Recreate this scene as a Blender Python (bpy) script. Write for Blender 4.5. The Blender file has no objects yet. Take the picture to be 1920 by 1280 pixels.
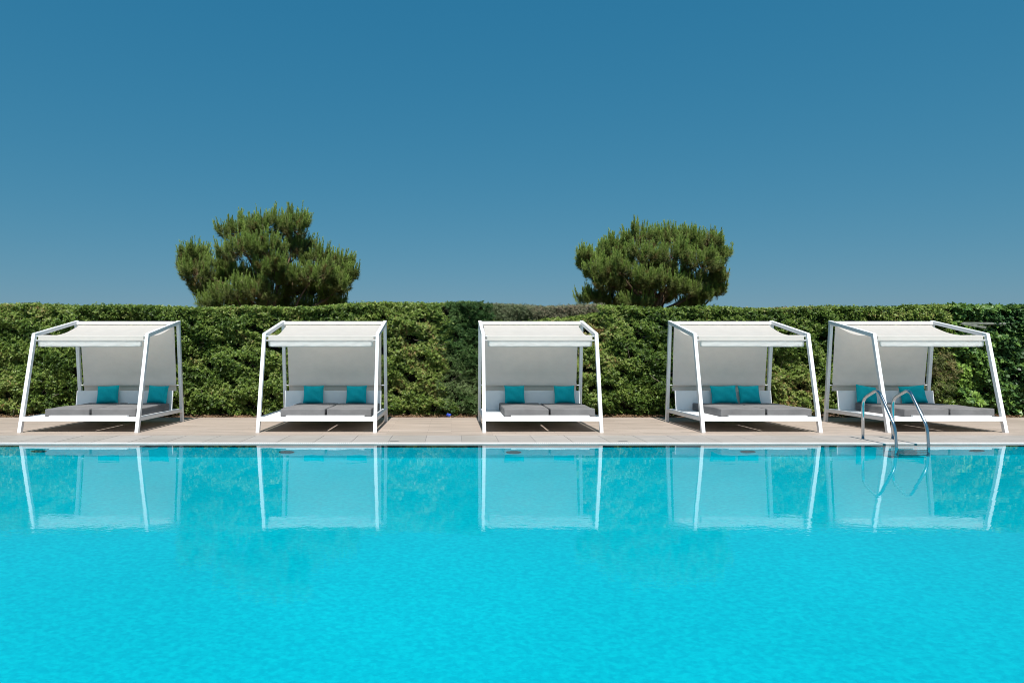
import bpy, bmesh, math, random
import numpy as np
from mathutils import Vector, Matrix

random.seed(11)
RNG = np.random.default_rng(5)
S = bpy.context.scene
C = S.collection
R = math.radians

# ------------------------------------------------------------------ camera
F_PX, VPX, HOR = 1280.0, 846.0, 666.0        # focal length, vanishing point, horizon in photo pixels (1920 x 1280)
CAM_H = 1.45
cam_d = bpy.data.cameras.new('camera')
cam_d.sensor_width = 36.0
cam_d.lens = 36.0 * F_PX / 1920.0
cam_d.shift_x = (960 - VPX) / 1920.0
cam_d.shift_y = (HOR - 640) / 1920.0
cam_d.clip_start, cam_d.clip_end = 0.05, 4000
cam = bpy.data.objects.new('camera', cam_d)
C.objects.link(cam)
cam.location = (0, 0, CAM_H)
cam.rotation_euler = (R(90), 0, 0)
S.camera = cam

# ------------------------------------------------------------------ sky, sun, exposure
SUN_EL = 58.0
w = bpy.data.worlds.new('World')
S.world = w
w.use_nodes = True
nt = w.node_tree
nt.nodes.clear()
wo = nt.nodes.new('ShaderNodeOutputWorld')
bg = nt.nodes.new('ShaderNodeBackground')
sky = nt.nodes.new('ShaderNodeTexSky')
sky.sky_type = 'NISHITA'
sky.sun_disc = False
sky.sun_elevation = R(SUN_EL)
sky.sun_rotation = R(180)
sky.air_density = 1.0
sky.dust_density = 0.6
sky.ozone_density = 2.2
sep = nt.nodes.new('ShaderNodeSeparateColor')
com = nt.nodes.new('ShaderNodeCombineColor')
nt.links.new(sky.outputs[0], sep.inputs[0])
# even tone curve on the whole sky: a deep, clear summer blue
for ch, (ref, gain, pw) in enumerate(((1.129, 0.185, 1.27), (1.879, 1.26, 0.49), (3.35, 2.38, 0.335))):
    m0 = nt.nodes.new('ShaderNodeMath'); m0.operation = 'DIVIDE'; m0.inputs[1].default_value = ref
    m1 = nt.nodes.new('ShaderNodeMath'); m1.operation = 'POWER'; m1.inputs[1].default_value = pw
    m2 = nt.nodes.new('ShaderNodeMath'); m2.operation = 'MULTIPLY'; m2.inputs[1].default_value = gain
    nt.links.new(sep.outputs[ch], m0.inputs[0]); nt.links.new(m0.outputs[0], m1.inputs[0])
    nt.links.new(m1.outputs[0], m2.inputs[0]); nt.links.new(m2.outputs[0], com.inputs[ch])
nt.links.new(com.outputs[0], bg.inputs[0])
bg.inputs[1].default_value = 0.1
nt.links.new(bg.outputs[0], wo.inputs[0])

sun_d = bpy.data.lights.new('sun', 'SUN')
sun_d.energy = 4.2
sun_d.angle = R(0.5)
sun_d.color = (1.0, 0.965, 0.91)
sun = bpy.data.objects.new('sun', sun_d)
C.objects.link(sun)
sun.location = (0, -20, 30)
sun.rotation_euler = (R(90 - SUN_EL), 0, 0)
sun_d.cycles.is_caustics_light = True

S.view_settings.view_transform = 'Standard'
S.view_settings.look = 'None'
S.view_settings.exposure = 0.55
S.view_settings.gamma = 1.0
S.render.engine = 'CYCLES'
S.cycles.use_denoising = True
S.cycles.filter_width = 0.95
S.cycles.max_bounces = 10
S.cycles.transparent_max_bounces = 8
S.cycles.caustics_reflective = False
S.cycles.caustics_refractive = True
S.cycles.sample_clamp_indirect = 4.0

# ------------------------------------------------------------------ helpers
def px(x, Y):
    """world x of photo column x at distance Y"""
    return (x - VPX) / F_PX * Y

def pz(y, Y):
    """world height of photo row y at distance Y"""
    return CAM_H + (HOR - y) / F_PX * Y

def tag(o, label=None, cat=None, group=None, kind=None):
    if label: o['label'] = label
    if cat: o['category'] = cat
    if group: o['group'] = group
    if kind: o['kind'] = kind
    return o

def empty(name, loc, rz=0.0):
    o = bpy.data.objects.new(name, None)
    o.empty_display_size = 0.2
    C.objects.link(o)
    o.location = loc
    o.rotation_euler = (0, 0, rz)
    return o

def link_mesh(name, me, mat, parent=None, smooth=False):
    o = bpy.data.objects.new(name, me)
    C.objects.link(o)
    if mat: me.materials.append(mat)
    if parent: o.parent = parent
    if smooth:
        me.shade_smooth()
    return o

def bm_obj(name, bm, mat, parent=None, smooth=False):
    me = bpy.data.meshes.new(name)
    bmesh.ops.recalc_face_normals(bm, faces=bm.faces)
    bm.to_mesh(me)
    bm.free()
    return link_mesh(name, me, mat, parent, smooth)

def add_box(bm, x0, x1, y0, y1, z0, z1):
    vs = [bm.verts.new(p) for p in ((x0,y0,z0),(x1,y0,z0),(x1,y1,z0),(x0,y1,z0),(x0,y0,z1),(x1,y0,z1),(x1,y1,z1),(x0,y1,z1))]
    for f in ((0,3,2,1),(4,5,6,7),(0,1,5,4),(1,2,6,5),(2,3,7,6),(3,0,4,7)):
        bm.faces.new([vs[i] for i in f])
    return vs

def bevel(bm, w_, seg=2):
    bmesh.ops.bevel(bm, geom=bm.edges[:], offset=w_, segments=seg, profile=0.6, affect='EDGES')

def box(name, x0, x1, y0, y1, z0, z1, mat, parent=None, bev=0.004, seg=2):
    bm = bmesh.new()
    add_box(bm, x0, x1, y0, y1, z0, z1)
    if bev: bevel(bm, bev, seg)
    return bm_obj(name, bm, mat, parent)

def prism(name, poly, x0, x1, mat, parent=None, bev=0.004):
    """poly: (y,z) outline extruded from x0 to x1"""
    bm = bmesh.new()
    a = [bm.verts.new((x0, y, z)) for y, z in poly]
    b = [bm.verts.new((x1, y, z)) for y, z in poly]
    n = len(poly)
    bm.faces.new(a[::-1]); bm.faces.new(b)
    for i in range(n):
        bm.faces.new((a[i], a[(i+1) % n], b[(i+1) % n], b[i]))
    bmesh.ops.recalc_face_normals(bm, faces=bm.faces)
    if bev: bevel(bm, bev)
    return bm_obj(name, bm, mat, parent)

def add_tube(bm, pts, rad, n=10, cap=True):
    pts = [Vector(p) for p in pts]
    rads = rad if isinstance(rad, (list, tuple)) else [rad] * len(pts)
    rings = []
    up = Vector((1, 0.013, 0.02)).normalized()
    for i, p in enumerate(pts):
        d = (pts[min(i+1, len(pts)-1)] - pts[max(i-1, 0)]).normalized()
        s = d.cross(up)
        if s.length < 1e-3: s = d.cross(Vector((0, 1, 0)))
        s.normalize()
        t = s.cross(d)
        rings.append([bm.verts.new(p + (s*math.cos(2*math.pi*k/n) + t*math.sin(2*math.pi*k/n)) * rads[i]) for k in range(n)])
    for a, b in zip(rings, rings[1:]):
        for k in range(n):
            bm.faces.new((a[k], a[(k+1) % n], b[(k+1) % n], b[k]))
    if cap:
        bm.faces.new(rings[0][::-1]); bm.faces.new(rings[-1])

def tube(name, pts, rad, mat, parent=None, n=10):
    bm = bmesh.new()
    add_tube(bm, pts, rad, n)
    return bm_obj(name, bm, mat, parent, smooth=True)

def fillet(pts, r, seg=6):
    """round the corners of a polyline"""
    pts = [Vector(p) for p in pts]
    out = [pts[0]]
    for a, b, c in zip(pts, pts[1:], pts[2:]):
        rr = min(r, (a-b).length*0.45, (c-b).length*0.45)
        p0 = b + (a-b).normalized()*rr
        p1 = b + (c-b).normalized()*rr
        for k in range(seg+1):
            t = k/seg
            out.append((1-t)**2*p0 + 2*t*(1-t)*b + t*t*p1)
    out.append(pts[-1])
    return out

# ------------------------------------------------------------------ materials
def mat(name, col, rough=0.6, spec=0.5, metal=0.0):
    m = bpy.data.materials.new(name)
    m.use_nodes = True
    b = m.node_tree.nodes['Principled BSDF']
    b.inputs['Base Color'].default_value = (*col, 1)
    b.inputs['Roughness'].default_value = rough
    b.inputs['Specular IOR Level'].default_value = spec
    b.inputs['Metallic'].default_value = metal
    return m

def nodes(m):
    return m.node_tree.nodes, m.node_tree.links, m.node_tree.nodes['Principled BSDF']

def vary(m, scale=3.0, lo=0.9, hi=1.08, detail=4, stretch=(1, 1, 1), bump=0.0, bscale=None, world=True):
    """multiply the base colour by a noise and add a fine relief"""
    N, L, b = nodes(m)
    tc = N.new('ShaderNodeTexCoord')
    geo = N.new('ShaderNodeNewGeometry')
    mp = N.new('ShaderNodeMapping')
    mp.inputs['Scale'].default_value = stretch
    L.new(geo.outputs['Position'] if world else tc.outputs['Object'], mp.inputs[0])
    n = N.new('ShaderNodeTexNoise')
    n.inputs['Scale'].default_value = scale
    n.inputs['Detail'].default_value = detail
    L.new(mp.outputs[0], n.inputs['Vector'])
    mr = N.new('ShaderNodeMapRange')
    mr.inputs['From Min'].default_value = 0.3; mr.inputs['From Max'].default_value = 0.7
    mr.inputs['To Min'].default_value = lo; mr.inputs['To Max'].default_value = hi
    L.new(n.outputs[0], mr.inputs[0])
    mx = N.new('ShaderNodeMix')
    mx.data_type = 'RGBA'; mx.blend_type = 'MULTIPLY'
    mx.inputs[0].default_value = 1
    src = b.inputs['Base Color']
    if src.is_linked:
        L.new(src.links[0].from_socket, mx.inputs[6])
    else:
        mx.inputs[6].default_value = src.default_value
    L.new(mr.outputs[0], mx.inputs[7])
    L.new(mx.outputs[2], src)
    if bump:
        n2 = N.new('ShaderNodeTexNoise')
        n2.inputs['Scale'].default_value = bscale or scale*8
        n2.inputs['Detail'].default_value = 3
        L.new(mp.outputs[0], n2.inputs['Vector'])
        bp = N.new('ShaderNodeBump')
        bp.inputs['Strength'].default_value = 1.0
        bp.inputs['Distance'].default_value = bump
        L.new(n2.outputs[0], bp.inputs['Height'])
        L.new(bp.outputs[0], b.inputs['Normal'])
    return m

M = {}
M['white'] = vary(mat('white_paint', (0.80, 0.80, 0.80), 0.38), 2.5, 0.94, 1.03, 5, world=True)
M['panel'] = vary(mat('white_board', (0.84, 0.845, 0.85), 0.45), 2.0, 0.95, 1.03)

def fabric(name, col, trans, wv=520):
    m = bpy.data.materials.new(name)
    m.use_nodes = True
    N, L = m.node_tree.nodes, m.node_tree.links
    N.clear()
    out = N.new('ShaderNodeOutputMaterial')
    d = N.new('ShaderNodeBsdfDiffuse'); t = N.new('ShaderNodeBsdfTranslucent')
    mx = N.new('ShaderNodeMixShader'); mx.inputs[0].default_value = trans
    geo = N.new('ShaderNodeNewGeometry')
    mp = N.new('ShaderNodeMapping'); mp.inputs['Scale'].default_value = (1, 1.0, 1.5)
    L.new(geo.outputs['Position'], mp.inputs[0])
    n = N.new('ShaderNodeTexNoise'); n.inputs['Scale'].default_value = 5; n.inputs['Detail'].default_value = 6
    L.new(mp.outputs[0], n.inputs['Vector'])
    rp = N.new('ShaderNodeMapRange')
    rp.inputs['To Min'].default_value = 0.97; rp.inputs['To Max'].default_value = 1.02
    rp.inputs['From Min'].default_value = .3; rp.inputs['From Max'].default_value = .7
    L.new(n.outputs[0], rp.inputs[0])
    mm = N.new('ShaderNodeMix'); mm.data_type = 'RGBA'; mm.blend_type = 'MULTIPLY'; mm.inputs[0].default_value = 1
    mm.inputs[6].default_value = (*col, 1)
    L.new(rp.outputs[0], mm.inputs[7])
    L.new(mm.outputs[2], d.inputs[0]); L.new(mm.outputs[2], t.inputs[0])
    n2 = N.new('ShaderNodeTexNoise'); n2.inputs['Scale'].default_value = 9; n2.inputs['Detail'].default_value = 2
    L.new(geo.outputs['Position'], n2.inputs['Vector'])
    bp = N.new('ShaderNodeBump'); bp.inputs['Distance'].default_value = 0.006; bp.inputs['Strength'].default_value = 0.4
    L.new(n2.outputs[0], bp.inputs['Height'])
    L.new(bp.outputs[0], d.inputs['Normal'])
    L.new(d.outputs[0], mx.inputs[1]); L.new(t.outputs[0], mx.inputs[2])
    L.new(mx.outputs[0], out.inputs[0])
    return m

M['canopy'] = fabric('canopy_fabric', (0.73, 0.70, 0.662), 0.50)
M['valance'] = fabric('valance_fabric', (0.86, 0.855, 0.84), 0.04)
M['screen'] = fabric('screen_fabric', (0.90, 0.815, 0.765), 0.22)
M['mattress'] = vary(mat('grey_cushion_fabric', (0.168, 0.163, 0.164), 0.9, 0.2), 3.5, 0.85, 1.12, 5, bump=0.008, bscale=7)
M['pillow'] = vary(mat('teal_cotton', (0.002, 0.46, 0.52), 0.85, 0.25), 5, 0.86, 1.1, 5, bump=0.006, bscale=14)
M['steel'] = mat('polished_steel', (0.55, 0.57, 0.59), 0.14, 0.5, 1.0)
M['grate'] = vary(mat('white_plastic', (0.80, 0.80, 0.79), 0.5), 1.5, 0.88, 1.05)
M['lip'] = vary(mat('stone_lip', (0.36, 0.36, 0.355), 0.7), 3, .85, 1.1)
M['gutter'] = mat('gutter', (0.25, 0.26, 0.27), 0.7)
M['step'] = mat('dark_tread', (0.02, 0.035, 0.04), 0.5)
M['blue'] = mat('blue_plastic', (0.03, 0.07, 0.42), 0.4)
M['bark'] = vary(mat('pine_bark', (0.16, 0.105, 0.07), 0.9, 0.2), 6, 0.6, 1.35, 6, bump=0.02, bscale=22)
M['twig'] = vary(mat('pale_twig', (0.30, 0.25, 0.20), 0.85, 0.2), 8, 0.7, 1.25)
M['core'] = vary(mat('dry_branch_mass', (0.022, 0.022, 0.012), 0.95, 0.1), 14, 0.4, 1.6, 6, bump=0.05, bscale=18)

# wood-look planks
def planks():
    m = mat('wood_look_planks', (0.42, 0.33, 0.265), 0.55, 0.35)
    N, L, b = nodes(m)
    geo = N.new('ShaderNodeNewGeometry')
    br = N.new('ShaderNodeTexBrick')
    br.offset = 0.37
    br.inputs['Color1'].default_value = (0.43, 0.355, 0.30, 1)
    br.inputs['Color2'].default_value = (0.365, 0.30, 0.25, 1)
    br.inputs['Mortar'].default_value = (0.22, 0.18, 0.15, 1)
    br.inputs['Scale'].default_value = 1.0
    br.inputs['Mortar Size'].default_value = 0.003
    br.inputs['Brick Width'].default_value = 1.2
    br.inputs['Row Height'].default_value = 0.2
    L.new(geo.outputs['Position'], br.inputs['Vector'])
    L.new(br.outputs[0], b.inputs['Base Color'])
    vary(m, 2.2, 0.80, 1.18, 8, stretch=(0.55, 6.0, 1))
    return vary(m, 0.5, 0.93, 1.05, 3)
M['planks'] = planks()
M['stone'] = vary(mat('grey_stone_tile', (0.35, 0.318, 0.285), 0.6, 0.4), 1.7, 0.9, 1.08, 6, stretch=(1, 2, 1), bump=0.002, bscale=60)
M['grout'] = mat('grout', (0.2, 0.195, 0.19), 0.9, 0.2)
M['soil'] = vary(mat('soil', (0.17, 0.105, 0.065), 0.95, 0.1), 7, 0.55, 1.4, 8, bump=0.05, bscale=24)
M['earth'] = vary(mat('dry_ground', (0.2, 0.17, 0.09), 0.95, 0.1), 0.6, 0.7, 1.25, 8, bump=0.05, bscale=8)

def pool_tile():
    m = mat('turquoise_painted_ripples', (0.10, 0.66, 0.76), 0.5, 0.3)
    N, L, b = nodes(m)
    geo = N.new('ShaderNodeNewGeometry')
    vo = N.new('ShaderNodeTexNoise'); vo.inputs['Scale'].default_value = 26; vo.inputs['Detail'].default_value = 3  # light and dark of rippled water, painted into the basin colour as noise
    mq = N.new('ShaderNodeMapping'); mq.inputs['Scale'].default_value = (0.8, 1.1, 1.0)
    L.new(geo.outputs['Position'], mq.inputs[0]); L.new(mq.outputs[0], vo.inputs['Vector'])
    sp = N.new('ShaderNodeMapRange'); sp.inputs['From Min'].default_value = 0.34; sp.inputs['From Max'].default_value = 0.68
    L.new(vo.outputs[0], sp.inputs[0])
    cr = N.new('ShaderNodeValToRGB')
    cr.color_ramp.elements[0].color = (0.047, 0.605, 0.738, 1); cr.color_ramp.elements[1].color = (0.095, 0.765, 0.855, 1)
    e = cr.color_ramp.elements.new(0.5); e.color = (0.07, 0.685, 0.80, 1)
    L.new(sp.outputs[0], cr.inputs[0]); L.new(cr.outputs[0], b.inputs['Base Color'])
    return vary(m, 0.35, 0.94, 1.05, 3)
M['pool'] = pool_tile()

def water():
    m = bpy.data.materials.new('pool_water')
    m.use_nodes = True
    N, L = m.node_tree.nodes, m.node_tree.links
    N.clear()
    out = N.new('ShaderNodeOutputMaterial')
    gl = N.new('ShaderNodeBsdfGlossy'); gl.inputs['Roughness'].default_value = 0.0
    rf = N.new('ShaderNodeBsdfRefraction'); rf.inputs['IOR'].default_value = 1.333; rf.inputs['Roughness'].default_value = 0.0
    rf.inputs['Color'].default_value = (0.13, 0.97, 1.0, 1)
    fr = N.new('ShaderNodeFresnel'); fr.inputs['IOR'].default_value = 1.333
    geo = N.new('ShaderNodeNewGeometry')
    def nz(scale, sx, sy, detail, rough=0.5, dist=0.0, rot=0.0):
        mp = N.new('ShaderNodeMapping'); mp.inputs['Scale'].default_value = (sx, sy, 1)
        mp.inputs['Rotation'].default_value = (0, 0, rot)
        L.new(geo.outputs['Position'], mp.inputs[0])
        n = N.new('ShaderNodeTexNoise')
        n.inputs['Scale'].default_value = scale; n.inputs['Detail'].default_value = detail
        n.inputs['Roughness'].default_value = rough; n.inputs['Distortion'].default_value = dist
        L.new(mp.outputs[0], n.inputs['Vector'])
        return n.outputs[0]
    a = nz(2.2, 1.0, 1.6, 2.0, 0.5, 0.6, 0.25)
    b_ = nz(20.0, 1.0, 1.3, 1.5, 0.5, 0.4, -0.2)
    # breeze: calm along the far wall, finely rippled in patches towards the open middle
    sx = N.new('ShaderNodeSeparateXYZ'); L.new(geo.outputs['Position'], sx.inputs[0])
    rg = N.new('ShaderNodeMapRange'); rg.interpolation_type = 'SMOOTHSTEP'
    rg.inputs['From Min'].default_value = 8.8; rg.inputs['From Max'].default_value = 2.2
    rg.inputs['To Min'].default_value = 0.00006; rg.inputs['To Max'].default_value = 0.00055
    L.new(sx.outputs['Y'], rg.inputs[0])
    pt = N.new('ShaderNodeMapRange'); pt.inputs['From Min'].default_value = 0.35; pt.inputs['From Max'].default_value = 0.65
    pt.inputs['To Min'].default_value = 0.45; pt.inputs['To Max'].default_value = 1.3
    L.new(nz(0.45, 1, 1.3, 2.0), pt.inputs[0])
    am = N.new('ShaderNodeMath'); am.operation = 'MULTIPLY'
    L.new(rg.outputs[0], am.inputs[0]); L.new(pt.outputs[0], am.inputs[1])
    ma = N.new('ShaderNodeMath'); ma.operation = 'MULTIPLY'; ma.inputs[1].default_value = 0.0007
    mb = N.new('ShaderNodeMath'); mb.operation = 'MULTIPLY_ADD'
    L.new(a, ma.inputs[0]); L.new(b_, mb.inputs[0]); L.new(am.outputs[0], mb.inputs[1]); L.new(ma.outputs[0], mb.inputs[2])
    # the surface rises a few millimetres against the far wall
    sw = N.new('ShaderNodeMapRange'); sw.inputs['From Min'].default_value = 9.3; sw.inputs['From Max'].default_value = 11.3
    L.new(sx.outputs['Y'], sw.inputs[0])
    s2 = N.new('ShaderNodeMath'); s2.operation = 'POWER'; s2.inputs[1].default_value = 1.5
    L.new(sw.outputs[0], s2.inputs[0])
    s3 = N.new('ShaderNodeMath'); s3.operation = 'MULTIPLY_ADD'; s3.inputs[1].default_value = 0.013
    L.new(s2.outputs[0], s3.inputs[0]); L.new(mb.outputs[0], s3.inputs[2])
    mb = s3
    bp = N.new('ShaderNodeBump'); bp.inputs['Strength'].default_value = 1.0; bp.inputs['Distance'].default_value = 1.0
    L.new(mb.outputs[0], bp.inputs['Height'])
    L.new(bp.outputs[0], gl.inputs['Normal']); L.new(bp.outputs[0], rf.inputs['Normal']); L.new(bp.outputs[0], fr.inputs['Normal'])
    mx = N.new('ShaderNodeMixShader')
    L.new(fr.outputs[0], mx.inputs[0]); L.new(rf.outputs[0], mx.inputs[1]); L.new(gl.outputs[0], mx.inputs[2])
    L.new(mx.outputs[0], out.inputs[0])
    return m
M['water'] = water()

def leaf_mat(name, rough=0.4, spec=0.4, trans=0.25):
    """colour per leaf from the 'tint' attribute, a little light through the blade"""
    m = bpy.data.materials.new(name)
    m.use_nodes = True
    N, L, b = nodes(m)
    at = N.new('ShaderNodeAttribute'); at.attribute_name = 'tint'
    L.new(at.outputs['Color'], b.inputs['Base Color'])
    b.inputs['Roughness'].default_value = rough
    b.inputs['Specular IOR Level'].default_value = spec
    t = N.new('ShaderNodeBsdfTranslucent')
    L.new(at.outputs['Color'], t.inputs[0])
    mx = N.new('ShaderNodeMixShader'); mx.inputs[0].default_value = trans
    out = N['Material Output']
    L.new(b.outputs[0], mx.inputs[1]); L.new(t.outputs[0], mx.inputs[2])
    L.new(mx.outputs[0], out.inputs[0])
    return m
M['leaf'] = leaf_mat('glossy_leaf', 0.45, 0.32, 0.3)
M['ivy'] = leaf_mat('ivy_leaf', 0.42, 0.35, 0.25)
M['feather'] = leaf_mat('scale_leaf', 0.6, 0.25, 0.3)
M['needle'] = leaf_mat('pine_needle', 0.55, 0.3, 0.45)
M['litter'] = leaf_mat('dry_leaf', 0.8, 0.2, 0.1)

# ------------------------------------------------------------------ ground, pool, deck
PX0, PX1 = -13.0, 15.5           # pool walls left and right
PY0, PY1 = 1.7, 11.24            # near and far pool edge
DEPTH = -1.32
WATER_Z = -0.022
G_Y1 = 11.41                     # grate end
T_Y1 = 12.40                     # grey tile end
D_Y1 = 16.0                      # plank deck end
HX0, HX1 = -13.5, 16.5           # hedge ends

def sheet(name, x0, x1, y0, y1, z, m, kind='structure', parent=None):
    me = bpy.data.meshes.new(name)
    me.from_pydata([(x0,y0,z),(x1,y0,z),(x1,y1,z),(x0,y1,z)], [], [(0,1,2,3)])
    o = link_mesh(name, me, m, parent)
    if kind: o['kind'] = kind
    return o

# ground: one sheet to the horizon with a hole where the pool is sunk
g = 1500.0
hx0, hx1, hy0, hy1 = PX0-0.5, PX1+0.5, PY0-0.5, PY1+0.5
me = bpy.data.meshes.new('ground')
me.from_pydata([(-g,-g,-.05),(g,-g,-.05),(g,g,-.05),(-g,g,-.05),(hx0,hy0,-.05),(hx1,hy0,-.05),(hx1,hy1,-.05),(hx0,hy1,-.05)], [],
               [(0,1,5,4),(1,2,6,5),(2,3,7,6),(3,0,4,7)])
tag(link_mesh('ground', me, M['earth']), kind='structure')

def slab(name, x0, x1, y0, y1, z0, z1, m):
    o = box(name, x0, x1, y0, y1, z0, z1, m, bev=0)
    o['kind'] = 'structure'
    return o
slab('deck', PX0-6, PX1+6, T_Y1, D_Y1, -0.3, 0.0, M['planks'])
slab('near_deck', PX0-6, PX1+6, -6, PY0-0.35, -0.3, 0.0, M['planks'])
slab('left_deck', PX0-6, PX0-0.35, PY0-0.35, T_Y1, -0.3, 0.0, M['planks'])
slab('right_deck', PX1+0.35, PX1+6, PY0-0.35, T_Y1, -0.3, 0.0, M['planks'])

# grey stone tiles along the pool, each one a piece
pave = slab('pavement', PX0-0.35, PX1+0.35, G_Y1, T_Y1, -0.3, -0.006, M['grout'])
tw = 0.62
tile_me = []
for k in range(4):
    bm = bmesh.new()
    add_box(bm, 0.004, tw-0.004, 0.004, T_Y1-G_Y1-0.004, -0.02, 0.0)
    for v in bm.verts:
        if v.co.z > -0.001: v.co.z += random.uniform(-0.0012, 0.0012)
    me = bpy.data.meshes.new('tile')
    bmesh.ops.recalc_face_normals(bm, faces=bm.faces)
    bm.to_mesh(me); bm.free()
    mm = M['stone'].copy()
    mm.name = 'grey_stone_tile'
    tone = (0.97, 1.0, 1.03, 0.94)[k]
    for nd in mm.node_tree.nodes:
        if nd.bl_idname == 'ShaderNodeMix' and nd.blend_type == 'MULTIPLY':
            c0 = nd.inputs[6].default_value
            nd.inputs[6].default_value = (c0[0]*tone, c0[1]*tone, c0[2]*tone*(1.0 if k % 2 else 1.02), 1)
    me.materials.append(mm)
    tile_me.append(me)
x = PX0 - 0.35
i = 0
x_first = 0.18 - 40*tw
while x_first < PX0 - 0.35: x_first += tw
x = x_first
while x + tw < PX1 + 0.35:
    o = bpy.data.objects.new('tile', random.choice(tile_me))
    C.objects.link(o)
    o.parent = pave
    o.location = (x, G_Y1, 0)
    x += tw

# overflow grates round the pool: gutter body and slats
def grate(name, x0, x1, y0, y1, along_x):
    gb = bmesh.new()
    add_box(gb, x0, x1, y0, y1, -0.3, -0.03)
    gut = bm_obj(name, gb, M['gutter'])
    gut['kind'] = 'structure'
    bm = bmesh.new()
    p = 0.034
    if along_x:
        add_box(bm, x0, x1, y0+0.014, y0+0.03, -0.028, -0.002)
        add_box(bm, x0, x1, y1-0.025, y1-0.002, -0.028, -0.002)
        n = int((x1-x0)/p)
        for k in range(n):
            add_box(bm, x0+k*p, x0+k*p+0.024, y0+0.03, y1-0.025, -0.026, -0.003)
    else:
        add_box(bm, x0, x0+0.025, y0, y1, -0.028, -0.002)
        add_box(bm, x1-0.025, x1, y0, y1, -0.028, -0.002)
        n = int((y1-y0)/p)
        for k in range(n):
            add_box(bm, x0+0.025, x1-0.025, y0+k*p, y0+k*p+0.021, -0.026, -0.003)
    if along_x:
        yl_ = (y0, y0+0.012) if y0 > 5 else (y1-0.012, y1)
        lip = box('lip', x0, x1, yl_[0]-0.004, yl_[1], -0.055, -0.004, M['lip'], gut, bev=0)
        lip.cycles.is_caustics_receiver = True
    s = bm_obj('slats', bm, M['grate'], gut)
    s['kind'] = 'stuff'
    return gut
grate('overflow_channel', PX0, PX1, PY1, G_Y1, True)
grate('overflow_channel', PX0, PX1, PY0-0.35, PY0-0.016, True)
grate('overflow_channel', PX0-0.35, PX0, PY0-0.35, G_Y1, False)
grate('overflow_channel', PX1, PX1+0.35, PY0-0.35, G_Y1, False)

# pool basin and water
receivers = []
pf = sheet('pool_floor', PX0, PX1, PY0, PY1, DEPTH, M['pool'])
receivers.append(pf)
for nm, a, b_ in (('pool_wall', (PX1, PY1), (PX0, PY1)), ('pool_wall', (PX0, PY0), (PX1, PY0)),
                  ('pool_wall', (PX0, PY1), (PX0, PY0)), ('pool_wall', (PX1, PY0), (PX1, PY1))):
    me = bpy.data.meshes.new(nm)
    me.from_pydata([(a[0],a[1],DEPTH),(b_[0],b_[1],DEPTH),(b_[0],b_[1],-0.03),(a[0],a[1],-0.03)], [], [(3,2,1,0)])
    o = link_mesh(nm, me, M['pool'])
    o['kind'] = 'structure'
    receivers.append(o)
wt = sheet('water', PX0, PX1, PY0, PY1, WATER_Z, M['water'])
wt.data.shade_smooth()
wt.cycles.is_caustics_caster = True

# small drain covers let into the tiles
for cxp, lab in ((739, 'small dark drain cover in the tiles between the second and middle daybeds'), (1168, 'small dark drain cover in the tiles right of the middle daybed')):
    dr = empty('drain_cover', (px(cxp, 11.50), 11.50, 0))
    box('frame', -0.085, 0.085, -0.03, 0.03, -0.01, 0.004, M['gutter'], dr, bev=0.002)
    for k in range(3):
        box('slot', -0.075, 0.075, -0.022 + k*0.016, -0.012 + k*0.016, -0.005, 0.0055, M['step'], dr, bev=0)
    tag(dr, lab, 'drain cover', 'drain covers in the tiles')

# soil strip under the hedge
def soil_strip():
    nx, ny = 300, 14
    x0, x1, y0, y1 = HX0-1, HX1+1, D_Y1, D_Y1+1.8
    xs = np.linspace(x0, x1, nx); ys = np.linspace(y0, y1, ny)
    vs = []
    for yv in ys:
        for xv in xs:
            e = (yv-y0)
            vs.append((xv, yv, -0.02 + min(e, .4)*0.12 + (0.025*math.sin(xv*3.1+yv*5)+0.02*math.sin(xv*7.7-yv*3)+random.uniform(-.012,.012))*min(1, e*6)))
    fs = [(j*nx+i, j*nx+i+1, (j+1)*nx+i+1, (j+1)*nx+i) for j in range(ny-1) for i in range(nx-1)]
    me = bpy.data.meshes.new('soil')
    me.from_pydata(vs, [], fs)
    tag(link_mesh('soil', me, M['soil'], smooth=True), kind='structure')
soil_strip()

# ------------------------------------------------------------------ daybeds
W2 = 1.10                        # half width to the leg centres
B_FRONT = 12.82
def slanted(p0, p1, t0, t1=None):
    """outline of a bar from p0 to p1 in the y-z plane, thickness t along y"""
    t1 = t1 or t0
    return [(p0[0]-t0/2, p0[1]), (p0[0]+t0/2, p0[1]), (p1[0]+t1/2, p1[1]), (p1[0]-t1/2, p1[1])]

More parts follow.
